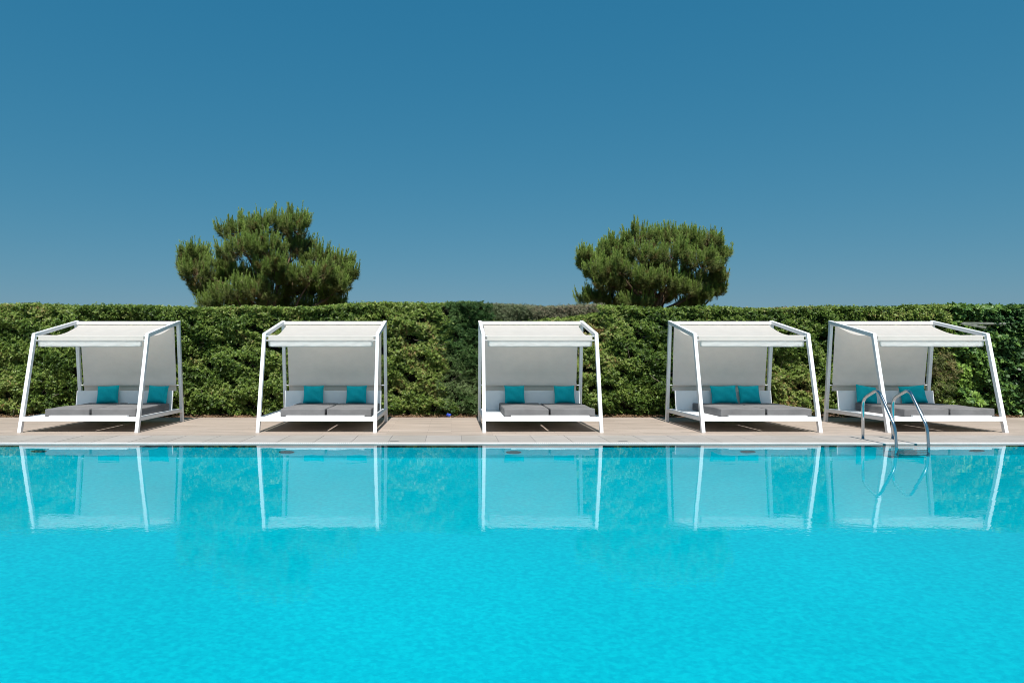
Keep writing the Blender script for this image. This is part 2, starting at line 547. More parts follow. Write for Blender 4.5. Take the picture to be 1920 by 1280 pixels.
FT, BT = (0.42, 1.875), (1.98, 2.205)        # outer top corners front and back (y, z)
def make_daybed():
    root = empty('daybed', (0, 0, 0))
    wm = M['white']
    hw = 0.033
    for s in (-1, 1):
        xc = s*W2
        prism('front_leg', slanted((0.0, 0.0), (FT[0]+0.035, FT[1]-0.005), 0.075), xc-hw, xc+hw, wm, root)
        prism('back_leg', slanted((2.15, 0.0), (BT[0]-0.04, BT[1]-0.04), 0.072), xc-hw, xc+hw, wm, root)
        sl = (BT[1]-FT[1])/(BT[0]-FT[0])
        prism('top_rail', [(FT[0]+0.075, FT[1]-0.062), (BT[0]+0.0, BT[1]-0.07), (BT[0], BT[1]), (FT[0]-0.004, FT[1])],
              xc-hw-0.002, xc+hw+0.002, wm, root)
        prism('side_rail', [(0.09, 0.213), (2.10, 0.213), (2.10, 0.287), (0.075, 0.287)], xc-hw+0.004, xc+hw-0.004, wm, root)
    xi = W2 - hw + 0.006
    box('back_top_rail', -xi, xi, 1.885, 1.945, 2.118, 2.182, wm, root)
    box('front_rail', -xi, xi, 0.018, 0.078, 0.210, 0.290, wm, root)
    box('back_rail', -xi, xi, 2.07, 2.12, 0.213, 0.285, wm, root)
    # two platform boards with a slot between them, and the stop in front of the mattresses
    off = 0.15
    box('platform_board', -xi+0.03, off-0.016, 0.081, 2.068, 0.255, 0.283, M['panel'], root, 0.003)
    box('platform_board', off+0.016, xi-0.03, 0.081, 2.068, 0.255, 0.283, M['panel'], root, 0.003)
    box('mattress_stop', off-0.74, off+0.74, 0.055, 0.125, 0.291, 0.316, wm, root, 0.003)
    # headboard, leaning back a little
    prism('headboard', [(1.765, 0.286), (1.80, 0.286), (1.86, 0.69), (1.825, 0.69)], -1.03, 1.03, M['panel'], root, 0.003)
    # canopy cloth: sagging sheet from the rear rod over the front bar
    fx = 1.02
    prof = []
    P0, P1, P2, P3 = Vector((1.90, 2.105)), Vector((1.45, 1.86)), Vector((1.05, 1.815)), Vector((0.475, 1.842))
    for k in range(15):
        t = k/14
        prof.append(((1-t)**3*P0 + 3*(1-t)**2*t*P1 + 3*(1-t)*t*t*P2 + t**3*P3))
    prof += [Vector((0.452, 1.836)), Vector((0.440, 1.812)), Vector((0.438, 1.775)), Vector((0.432, 1.770)), Vector((0.432, 1.735))]
    bm = bmesh.new()
    nx = 25
    rows = []
    for j, p in enumerate(prof):
        r = []
        for i in range(nx):
            u = i/(nx-1)*2-1
            dz = 0.006*math.sin(i*1.3+j*0.4)*(1 if 2 < j < 13 else 0.1) + 0.012*(u*u)*(1 if 1 < j < 14 else 0)
            r.append(bm.verts.new((u*fx, p[0], p[1]+dz)))
        rows.append(r)
    for a, b_ in zip(rows, rows[1:]):
        for i in range(nx-1):
            bm.faces.new((a[i], a[i+1], b_[i+1], b_[i]))
    cl = bm_obj('canopy', bm, M['canopy'], root, smooth=True)
    tube('canopy_rod', [(-xi, 1.90, 2.09), (xi, 1.90, 2.09)], 0.013, wm, cl, 8)
    tube('canopy_rod', [(-xi, 0.452, 1.738), (xi, 0.452, 1.738)], 0.013, wm, cl, 8)
    tube('canopy_rod', [(-xi, 0.465, 1.82), (xi, 0.465, 1.82)], 0.013, wm, cl, 8)
    # valance with soft folds
    bm = bmesh.new()
    rows = []
    for j in range(5):
        z = 1.727 - j*0.0285
        r = []
        for i in range(41):
            u = i/40*2-1
            y = 0.418 - 0.010*(j/4) + 0.004*math.sin(u*15+j*1.6) * (j/4) + 0.0012*math.sin(u*33-j*2.2)
            pull = 0.012*(abs(u)**8)*(j/4)**2
            r.append(bm.verts.new((u*(fx-0.005) - math.copysign(pull, u), y, z + (0.006*(abs(u)**14) if j == 4 else 0))))
        rows.append(r)
    for a, b_ in zip(rows, rows[1:]):
        for i in range(40):
            bm.faces.new((a[i], a[i+1], b_[i+1], b_[i]))
    bmesh.ops.solidify(bm, geom=bm.faces[:], thickness=0.006)
    bm_obj('valance', bm, M['valance'], cl, smooth=True)
    # back screen: sheet from the rear rod down to a hem with its rod
    bm = bmesh.new()
    rows = []
    zs = [2.085, 1.9, 1.6, 1.3, 1.05, 0.866, 0.858, 0.850, 0.826, 0.818, 0.800, 0.786, 0.782, 0.74, 0.70, 0.675]
    for j, z in enumerate(zs):
        t = (2.085-z)/(2.085-0.675)
        yy = 1.918 + 0.16*t
        bulge = 0.0
        if 0.83 < z < 0.86: bulge = -0.012
        if 0.784 < z < 0.827: bulge = -0.032
        r = []
        for i in range(21):
            u = i/20*2-1
            r.append(bm.verts.new((u*(fx - 0.015*t), yy + bulge - 0.018*math.sin(math.pi*t)*(1-u*u) + 0.002*math.sin(i*2.1+j), z)))
        rows.append(r)
    for a, b_ in zip(rows, rows[1:]):
        for i in range(20):
            bm.faces.new((a[i], a[i+1], b_[i+1], b_[i]))
    sc = bm_obj('back_screen', bm, M['screen'], root, smooth=True)
    tube('hem_rod', [(-xi, 2.072, 0.80), (xi, 2.072, 0.80)], 0.011, wm, sc, 8)
    return root

def copy_tree(o, parent=None):
    c = o.copy()
    C.objects.link(c)
    c.parent = parent
    for ch in list(o.children):
        copy_tree(ch, c)
    return c

bed_x = [-7.0, -2.53, 1.72, 5.83, 9.31]
bed_lab = ['white canopy daybed at the far left of the row beside the pool',
           'white canopy daybed second from the left, below the pine with the lobed crown',
           'white canopy daybed in the middle of the row of five',
           'white canopy daybed second from the right, below the round pine',
           'white canopy daybed at the far right, behind the steel pool ladder']
bed_short = ['the far left daybed', 'the second daybed from the left', 'the middle daybed', 'the second daybed from the right', 'the far right daybed behind the ladder']
proto = make_daybed()
beds = []
for i, bx_ in enumerate(bed_x):
    o = proto if i == 0 else copy_tree(proto)
    o.location = (bx_, B_FRONT, 0)
    tag(o, bed_lab[i], 'daybed', 'canopy daybeds along the pool')
    beds.append(o)

# mattresses
def mattress_mesh(seed):
    rnd = random.Random(seed)
    wd, ln, h = 0.845, 1.58, 0.152
    bm = bmesh.new()
    add_box(bm, -wd/2, wd/2, 0, ln, 0, h)
    bevel(bm, 0.022, 3)
    bmesh.ops.subdivide_edges(bm, edges=[e for e in bm.edges if e.calc_length() > 0.3], cuts=7, use_grid_fill=True)
    p1, p2, p3 = rnd.uniform(0, 6), rnd.uniform(0, 6), rnd.uniform(0, 6)
    for v in bm.verts:
        if v.co.z > h*0.7:
            u, t = v.co.x/(wd/2), v.co.y/ln
            v.co.z += 0.004*(1-u*u)*math.sin(math.pi*t) + 0.006*math.sin(v.co.x*9+p1)*math.sin(v.co.y*6+p2)
        v.co.y += 0.006*math.sin(v.co.x*7+p3)
    me = bpy.data.meshes.new('mattress')
    bmesh.ops.recalc_face_normals(bm, faces=bm.faces)
    bm.to_mesh(me); bm.free()
    me.materials.append(M['mattress'])
    me.shade_smooth()
    return me
mm_ = [mattress_mesh(k) for k in range(4)]
for i, bx_ in enumerate(bed_x):
    for s, sn in ((-1, 'left'), (1, 'right')):
        o = bpy.data.objects.new('mattress', mm_[(i*2+(s > 0)) % 4])
        C.objects.link(o)
        o.location = (bx_ + 0.15 + s*0.440, B_FRONT + 0.132, 0.2845)
        o.rotation_euler = (0, 0, R(random.uniform(-0.5, 0.5)))
        tag(o, f'grey {sn}-hand mattress lying on {bed_short[i]}', 'mattress', 'grey mattresses on the daybeds')

# pillows
def pillow_mesh(seed, wd, h, th):
    rnd = random.Random(seed)
    n = 18
    vs, fs = [], []
    ph = [rnd.uniform(0, 6) for _ in range(6)]
    for side in (-1, 1):
        for j in range(n+1):
            for i in range(n+1):
                u, v = i/n*2-1, j/n*2-1
                pinch = 1 - 0.055*(1-u*u)*abs(v)**3, 1 - 0.055*(1-v*v)*abs(u)**3
                t = max(0.0, (1-u**4)*(1-v**4))**0.55
                wr = 1 + 0.10*math.sin(u*5+ph[0]+v*2)*math.sin(v*4+ph[1])
                vs.append((u*wd/2*pinch[1], side*(t*th/2*wr + 0.004), (v*pinch[0]+1)*h/2))
    m1 = (n+1)**2
    for k in range(2):
        for j in range(n):
            for i in range(n):
                a = k*m1+j*(n+1)+i
                q = (a, a+1, a+n+2, a+n+1)
                fs.append(q if k == 0 else q[::-1])
    rim = [i for i in range(n+1)] + [(j)*(n+1)+n for j in range(1, n+1)] + [n*(n+1)+i for i in range(n-1, -1, -1)] + [j*(n+1) for j in range(n-1, 0, -1)]
    for a, b_ in zip(rim, rim[1:]+rim[:1]):
        fs.append((a, a+m1, b_+m1, b_)[::-1])
    me = bpy.data.meshes.new('pillow')
    me.from_pydata(vs, [], fs)
    bm = bmesh.new(); bm.from_mesh(me)
    bmesh.ops.recalc_face_normals(bm, faces=bm.faces)
    bm.to_mesh(me); bm.free()
    me.materials.append(M['pillow'])
    me.shade_smooth()
    return me
pil = [  # bed, photo column of the middle, width, roll, turn, label
    (0, 200.5, .45, -2, 4, 'teal pillow left of the slanted leg on the far left daybed'),
    (0, 293.0, .43, 1, -3, 'teal pillow right of the slanted leg on the far left daybed'),
    (1, 587.0, .43, 0, 3, 'left teal pillow on the second daybed from the left'),
    (1, 667.5, .44, -1, -3, 'right teal pillow on the second daybed from the left'),
    (2, 965.5, .43, 0, 2, 'left teal pillow on the middle daybed'),
    (2, 1059.0, .44, -1, -4, 'right teal pillow on the middle daybed'),
    (3, 1359.5, .55, -1, 0, 'wider teal pillow on the second daybed from the right'),
    (3, 1407.0, .44, -1, -3, 'narrower teal pillow on the second daybed from the right'),
    (4, 1626.0, .47, 9, 8, 'tilted teal pillow left of the slanted leg on the far right daybed'),
    (4, 1716.0, .50, -5, -10, 'teal pillow behind the right ladder rail on the far right daybed'),
]
for k, (bi, cxp, wd, roll, turn, lab) in enumerate(pil):
    me = pillow_mesh(k, wd, 0.395, 0.15)
    o = bpy.data.objects.new('pillow', me)
    C.objects.link(o)
    Yp = B_FRONT + 1.66
    o.location = (px(cxp, Yp), Yp, 0.425)
    o.rotation_euler = (R(-17), R(roll), R(turn))
    tag(o, lab, 'pillow', 'teal pillows on the daybeds')

# ------------------------------------------------------------------ pool ladder
lad = empty('pool_ladder', (px(1646, 11.3), 11.3, 0))
LX = [px(1618, 11.82), px(1674, 11.82)]
def lp(p): return (p[0]-lad.location.x, p[1]-lad.location.y, p[2])
for xk in LX:
    pts = fillet([lp((xk, 11.82, 0.0)), lp((xk, 11.82, 0.70)), lp((xk, 11.40, 0.885)), lp((xk, 10.97, 0.31)), lp((xk, 10.93, -0.05)), lp((xk, 10.95, -1.12))], 0.13, 7)
    r_ = tube('rail', pts, 0.024, M['steel'], lad, 14)
    receivers.append(r_)
    bm = bmesh.new()
    add_tube(bm, [lp((xk, 11.82, 0.0)), lp((xk, 11.82, 0.006)), lp((xk, 11.82, 0.012))], [0.045, 0.045, 0.03], 16)
    bm_obj('flange', bm, M['steel'], lad)
for k in range(4):
    z = -0.16 - k*0.25
    bm = bmesh.new()
    add_box(bm, LX[0]-lad.location.x-0.01, LX[1]-lad.location.x+0.01, -0.39, -0.31, z-0.025, z)
    bevel(bm, 0.006)
    receivers.append(bm_obj('step', bm, M['step'], lad))
tag(lad, 'polished steel pool ladder with two curved handrails at the pool edge', 'pool ladder')

# underwater lamps in the far wall
lamp_lab = ['round underwater lamp in the pool wall below the far left daybed',
            'round underwater lamp in the pool wall below the second daybed from the left',
            'round underwater lamp in the pool wall below the middle daybed',
            'round underwater lamp in the pool wall below the second daybed from the right',
            'round underwater lamp in the pool wall right of the ladder']
M['lamp_ring'] = mat('lamp_ring', (0.03, 0.05, 0.055), 0.4)
M['lamp_glass'] = mat('lamp_lens', (0.04, 0.10, 0.12), 0.2)
for k, cxp in enumerate((62, 533, 965, 1410, 1845)):
    rt = empty('underwater_lamp', (px(cxp, 10.45)*1.06, PY1, -0.78))
    bm = bmesh.new()
    add_tube(bm, [(0, 0.0, 0), (0, -0.03, 0)], [0.13, 0.12], 20)
    o1 = bm_obj('ring', bm, M['lamp_ring'], rt)
    bm = bmesh.new()
    add_tube(bm, [(0, -0.03, 0), (0, -0.045, 0)], [0.10, 0.06], 20)
    o2 = bm_obj('lens', bm, M['lamp_glass'], rt)
    receivers += [o1, o2]
    tag(rt, lamp_lab[k], 'underwater lamp', 'underwater lamps in the pool wall')
for o in receivers:
    o.cycles.is_caustics_receiver = True

# ------------------------------------------------------------------ foliage
def nrmz(a):
    return a / np.maximum(np.linalg.norm(a, axis=-1, keepdims=True), 1e-9)

class Noise:
    def __init__(self, seed, f, n=10):
        r = np.random.default_rng(seed)
        a = r.uniform(0, 2*np.pi, n)
        k = f*r.uniform(0.5, 1.6, n)
        self.kx, self.ky, self.p = np.cos(a)*k*2*np.pi, np.sin(a)*k*2*np.pi, r.uniform(0, 2*np.pi, n)
        self.n = n
    def __call__(self, x, y):
        s = np.zeros_like(x)
        for i in range(self.n):
            s += np.sin(self.kx[i]*x + self.ky[i]*y + self.p[i])
        return s/math.sqrt(self.n/2)

def leaf_object(name, pos, d, nr, ln, wd, col, m, parent, cup=0.2, tri=False):
    """one blade (a folded quad, or a narrow triangle) for each row"""
    n = len(pos)
    d = nrmz(d)
    s = nrmz(np.cross(d, nr))
    u = np.cross(s, d)
    ln = np.asarray(ln).reshape(-1, 1)*np.ones((n, 1)); wd = np.asarray(wd).reshape(-1, 1)*np.ones((n, 1))
    if tri:
        v = np.stack([pos - s*wd/2, pos + s*wd/2, pos + d*ln], 1)
        k = 3
    else:
        mid = pos + d*ln*0.5
        v = np.stack([pos, mid + s*wd/2 + u*wd*cup, pos + d*ln - u*ln*0.08, mid - s*wd/2 + u*wd*cup], 1)
        k = 4
    me = bpy.data.meshes.new(name)
    me.vertices.add(n*k)
    me.vertices.foreach_set('co', v.reshape(-1).astype(np.float32))
    me.loops.add(n*k)
    me.loops.foreach_set('vertex_index', np.arange(n*k, dtype=np.int32))
    me.polygons.add(n)
    me.polygons.foreach_set('loop_start', np.arange(0, n*k, k, dtype=np.int32))
    me.update(calc_edges=True)
    at = me.color_attributes.new('tint', 'FLOAT_COLOR', 'POINT')
    c4 = np.ones((n, k, 4), np.float32)
    c4[:, :, :3] = np.clip(col, 0, 1)[:, None, :]
    at.data.foreach_set('color', c4.reshape(-1))
    o = link_mesh(name, me, m, parent)
    o['kind'] = 'stuff'
    return o

PAL = {
 'hedge':  np.array([(.032,.058,.010),(.058,.094,.015),(.090,.132,.022),(.118,.150,.030),(.135,.170,.040),(.18,.19,.060),(.17,.10,.04)]),
 'dark':   np.array([(.022,.050,.014),(.034,.072,.018),(.050,.090,.024),(.070,.105,.035),(.095,.12,.05)]),
 'grey':   np.array([(.075,.095,.045),(.095,.110,.058),(.115,.120,.070),(.14,.13,.085),(.15,.115,.08)]),
 'ivy':    np.array([(.024,.055,.018),(.040,.080,.022),(.065,.115,.024),(.095,.150,.028),(.13,.19,.035)]),
 'olive':  np.array([(.045,.060,.018),(.065,.080,.025),(.085,.090,.032),(.11,.09,.04)]),
 'litter': np.array([(.20,.12,.06),(.28,.18,.10),(.15,.085,.045),(.33,.24,.15)]),
}
for _k in PAL:
    if _k != 'litter': PAL[_k] = PAL[_k]*np.array([1.80, 1.92, 1.9])
def palette(name, t):
    p = PAL[name]
    t = np.clip(t, 0, 0.9999)*(len(p)-1)
    i = t.astype(int); f = (t-i)[:, None]
    return p[i]*(1-f) + p[i+1]*f

def rosettes(x, y, z, nc, nleaf, L, Wd, pal, base, spread=0.5, jitter=0.13):
    """clusters of leaves radiating about their twig tips"""
    n = len(x)
    c = np.repeat(np.stack([x, y, z], 1), nleaf, 0)
    nc = np.repeat(nrmz(nc), nleaf, 0)
    N_ = n*nleaf
    ref = nrmz(RNG.normal(size=(N_, 3)))
    t1 = nrmz(np.cross(nc, ref)); t2 = np.cross(nc, t1)
    ph = RNG.uniform(0, 2*np.pi, N_)[:, None]
    d = np.cos(ph)*t1 + np.sin(ph)*t2 + nc*RNG.uniform(-0.1, 1.1, N_)[:, None]*spread
    nr = nrmz(nc + 0.45*RNG.normal(size=(N_, 3)))
    tt = np.repeat(base, nleaf) + RNG.normal(0, jitter, N_)
    col = palette(pal, tt) * RNG.uniform(0.82, 1.15, N_)[:, None]
    return c + RNG.normal(0, 0.008, (N_, 3)), d, nr, L*RNG.uniform(.7, 1.25, N_), Wd*RNG.uniform(.75, 1.2, N_), col

def cat(parts):
    return [np.concatenate([p[i] for p in parts]) for i in range(6)]

nA, nB, nC, nD = Noise(1, .45), Noise(2, 1.3), Noise(3, 2.6), Noise(4, .22)
def hedge_front(x, z):
    low = np.clip((0.5 - z)/0.5, 0, 1)
    return 16.12 + 0.06*nA(x, z) + 0.05*nB(x, z) + 0.20*low**2 - 0.03*np.clip(z-2.0, 0, 1)
def hedge_top(x):
    return 2.60 + 0.035*np.sin(x*0.55+1.2) + 0.02*np.sin(x*2.3) + 0.06*np.exp(-((x+1.2)/1.7)**2) - 0.03*np.clip((x-4)/5, 0, 1)

def twig_bundle(name, segs, m, parent, n=4):
    bm = bmesh.new()
    for pts, rads in segs:
        add_tube(bm, pts, rads, n, cap=False)
    return bm_obj(name, bm, m, parent, smooth=True)

def hedge_section(name, x0, x1, pal, m, label, dens, L, Wd, nleaf, base0, feather=False, zlo=0.0, ztop=None, yoff=0.0, thick=1.15, edge=0.25, cat_='hedge', core=True, shift=None):
    root = empty(name, ((x0+x1)/2, 16.6, 0))
    rx, ry = root.location.x, root.location.y
    parts = []
    def emit(x, y, z, nc, base, Lk=1.0, nl=nleaf):
        if len(x) == 0: return
        p = rosettes(x-rx, y-ry, z, nc, nl, L*Lk, Wd*Lk, pal, base, 0.9 if feather else 0.5)
        parts.append(p)
    top = (lambda q: hedge_top(q)) if ztop is None else ztop
    # front face in three layers
    for layer, (dn, dd) in enumerate(((1.0, 0.0), (0.75, 0.09), (0.5, 0.2))):
        n = int((x1-x0)*2.65*dens*dn)
        x = RNG.uniform(x0-edge, x1+edge, n); z = RNG.uniform(zlo+0.03, 2.75, n)
        keep = z < top(x)
        # ragged borders between neighbouring plants
        eb = 0.5 + 0.5*nB(z*0.7+x0, z*0+x0)
        keep &= (x > x0 - edge*eb) & (x < x1 + edge*(1-eb))
        hole = nC(x*0.55, z*0.75) + 0.5*nB(x*1.7+9, z*1.9)
        keep &= (hole > -1.55) | (RNG.uniform(size=n) < 0.12) | (z > top(x) - 0.28)
        x, z, hole = x[keep], z[keep], hole[keep]
        n = len(x)
        y = hedge_front(x, z) + dd + yoff + RNG.normal(0, 0.035, n) + np.clip(-0.9-hole, 0, 1)*0.16
        nc = np.stack([RNG.normal(0, .42, n), -0.75 + RNG.normal(0, .25, n), 0.62 + RNG.normal(0, .4, n)], 1)
        base = base0 + 0.13*nD(x, z) + 0.12*nB(x+4, z) + RNG.normal(0, .15, n)
        if shift is not None: base = base + shift(x, z)
        lk = np.where(z > 2.2, 0.8, 1.0)
        emit(x, y, z, nc, base)
    # top
    n = int((x1-x0)*thick*dens*0.8)
    x = RNG.uniform(x0, x1, n); yv = RNG.uniform(0, thick, n)
    z = top(x) + RNG.normal(0, .02, n) - 0.05*np.clip(0.12-yv, 0, 1)/0.12
    nc = np.stack([RNG.normal(0, .4, n), RNG.normal(-.25, .3, n), np.ones(n)], 1)
    emit(x, hedge_front(x, z)+yoff+yv, z, nc, base0 + 0.12*nD(x, yv) + RNG.normal(0.05, .12, n))
    # sprigs that stand above the clipped top
    n = int((x1-x0)*4)
    x = RNG.uniform(x0, x1, n); yv = RNG.uniform(0.05, 0.8, n); hh = RNG.uniform(0.03, 0.09, n)*(RNG.uniform(size=n) < 0.8)
    for k in range(4):
        nc = np.stack([RNG.normal(0, .2, n), RNG.normal(0, .2, n), np.ones(n)], 1)
        emit(x+RNG.normal(0, .012, n), hedge_front(x, x*0+2.6)+yoff+yv, top(x)+hh*k/3, nc, np.full(n, base0+0.1), 0.8, 5)
    pos, d, nr, ln, wd, col = cat(parts)
    leaf_object('foliage', pos, d, nr, ln, wd, col, m, root)
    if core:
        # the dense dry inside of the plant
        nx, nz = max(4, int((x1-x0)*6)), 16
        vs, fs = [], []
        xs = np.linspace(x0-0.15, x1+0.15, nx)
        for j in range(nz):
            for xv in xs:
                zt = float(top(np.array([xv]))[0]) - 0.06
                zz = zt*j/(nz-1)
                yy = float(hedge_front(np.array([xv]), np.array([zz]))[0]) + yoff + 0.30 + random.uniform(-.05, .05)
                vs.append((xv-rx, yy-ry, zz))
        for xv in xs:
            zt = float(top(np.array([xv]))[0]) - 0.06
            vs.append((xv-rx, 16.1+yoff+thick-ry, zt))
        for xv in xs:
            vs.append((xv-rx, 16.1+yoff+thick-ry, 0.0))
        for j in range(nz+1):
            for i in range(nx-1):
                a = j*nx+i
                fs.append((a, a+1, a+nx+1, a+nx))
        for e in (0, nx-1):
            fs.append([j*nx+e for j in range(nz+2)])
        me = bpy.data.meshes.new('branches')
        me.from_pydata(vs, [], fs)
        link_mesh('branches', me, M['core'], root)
    # bare twigs showing between the leaves
    segs = []
    for k in range(int((x1-x0)*7)):
        xa = random.uniform(x0, x1); za = random.uniform(0.03, 1.9)
        if k % 3 == 0: za = random.uniform(0.0, 0.3)
        if za < zlo: continue
        ya = float(hedge_front(np.array([xa]), np.array([za]))[0]) + yoff
        p = Vector((xa-rx, ya+0.16-ry, za))
        pts = [p.copy()]
        dr = Vector((random.uniform(-1, 1), random.uniform(-.5, .05), random.uniform(-.1, .9))).normalized()
        for q in range(4):
            dr = (dr + Vector((random.uniform(-.4, .4), random.uniform(-.15, .15), random.uniform(-.3, .4)))).normalized()
            p = p + dr*random.uniform(.07, .13)
            pts.append(p.copy())
        segs.append((pts, [.009, .008, .006, .005, .003]))
    if segs:
        tw_ = twig_bundle('twigs', segs, M['twig'], root)
        tw_['kind'] = 'stuff'
    tag(root, label, cat_, 'plants that make up the hedge')
    return root

q = lambda p: px(p, 16.1)
hedge_section('clipped_hedge', HX0, q(838), 'hedge', M['leaf'], 'clipped yellow-green hedge behind the two left daybeds', 520, .056, .025, 8, .35)
hedge_section('dark_shrub', q(838), q(905), 'dark', M['feather'], 'dark feathery shrub in the hedge just left of the middle daybed', 420, .085, .016, 9, .55, True, cat_='shrub',
              shift=lambda x, z: -0.15*(z > 1.6) + 0.18*(z < 0.9))
hedge_section('clipped_hedge', q(915), q(1130), 'hedge', M['leaf'], 'green hedge plant directly behind the middle daybed', 500, .057, .025, 8, .35, ztop=lambda x: 2.25 + 0.06*np.sin(x*3.1) + 0.25*np.clip((x-q(1060))/0.8, 0, 1))
hedge_section('grey_heath_shrub', q(893), q(1138), 'grey', M['feather'], 'grey-green fine-leaved shrub rising behind the middle daybed roof', 520, .05, .012, 9, .45, True, zlo=1.9, yoff=0.42, thick=.9, cat_='shrub',
              ztop=lambda x: 2.655 + 0.03*np.sin(x*2.0))
hedge_section('clipped_hedge', q(1142), q(1790), 'hedge', M['leaf'], 'clipped glossy dark green hedge behind the second daybed from the right', 530, .055, .025, 8, .30)
hedge_section('olive_shrub', q(1738), q(1782), 'olive', M['feather'], 'olive-brown feathery shrub in the hedge right of the far right back screen', 330, .07, .014, 9, .45, True, cat_='shrub', zlo=0.35, yoff=-0.10, thick=.25, core=False, ztop=lambda x: 1.35 + 0.2*np.sin(x*5))
hedge_section('ivy', q(1795), HX1, 'ivy', M['ivy'], 'broad-leaved ivy covering the right end of the hedge', 210, .105, .075, 6, .42, cat_='ivy',
              shift=lambda x, z: 0.22*np.clip((1.5-z)/1.2, -0.8, 1))

# dry leaves on the soil
n = 5200
xl = RNG.uniform(HX0, HX1, n); yl = D_Y1 + np.abs(RNG.normal(0, .16, n)) - 0.06
pos = np.stack([xl, yl, 0.012 + np.clip(yl-D_Y1, 0, .4)*0.14 + RNG.uniform(0, .02, n)], 1)
d = np.stack([RNG.normal(size=n), RNG.normal(size=n), RNG.normal(0, .3, n)], 1)
nr = np.stack([RNG.normal(0, .4, n), RNG.normal(0, .4, n), np.ones(n)], 1)
lo = leaf_object('leaf_litter', pos, d, nr, RNG.uniform(.03, .06, n), RNG.uniform(.015, .028, n), palette('litter', RNG.uniform(size=n)), M['litter'], None)
tag(lo, 'dry brown leaves scattered on the soil under the hedge', 'leaf litter')

# blue scrap on the soil
bm = bmesh.new()
bmesh.ops.create_icosphere(bm, subdivisions=2, radius=0.055)
rr = random.Random(3)
for v in bm.verts:
    v.co *= rr.uniform(0.6, 1.25)
    v.co.z = max(v.co.z*0.8, -0.03)
sc_ = bm_obj('plastic_scrap', bm, M['blue'])
sc_.location = (px(841, 16.03), 16.03, 0.05)
tag(sc_, 'crumpled blue plastic scrap on the soil left of the middle daybed', 'litter')

# grey rail ends that show above the far right daybed, half grown over
rl = empty('overgrown_rail', (px(1802, 16.0), 15.95, 0))
def rp(p): return (p[0]-rl.location.x, p[1]-rl.location.y, p[2])
M['greyrail'] = vary(mat('weathered_paint', (0.24, 0.26, 0.22), 0.7), 9, 0.6, 1.2)
bm = bmesh.new()
a0, a1 = (px(1802, 15.95), 15.95, pz(606, 15.95)), (px(1848, 15.9), 15.9, pz(614, 15.9))
add_tube(bm, [rp(a0), rp(a1)], 0.032, 4)
bm_obj('rail', bm, M['greyrail'], rl)
bm = bmesh.new()
add_tube(bm, [rp((px(1806, 16.02), 16.02, pz(606, 16.02))), rp((px(1885, 16.02), 16.02, pz(606.5, 16.02)))], 0.03, 4)
bm_obj('rail', bm, M['greyrail'], rl)
tag(rl, 'weathered pale rails half grown over by ivy above the far right daybed', 'rail')

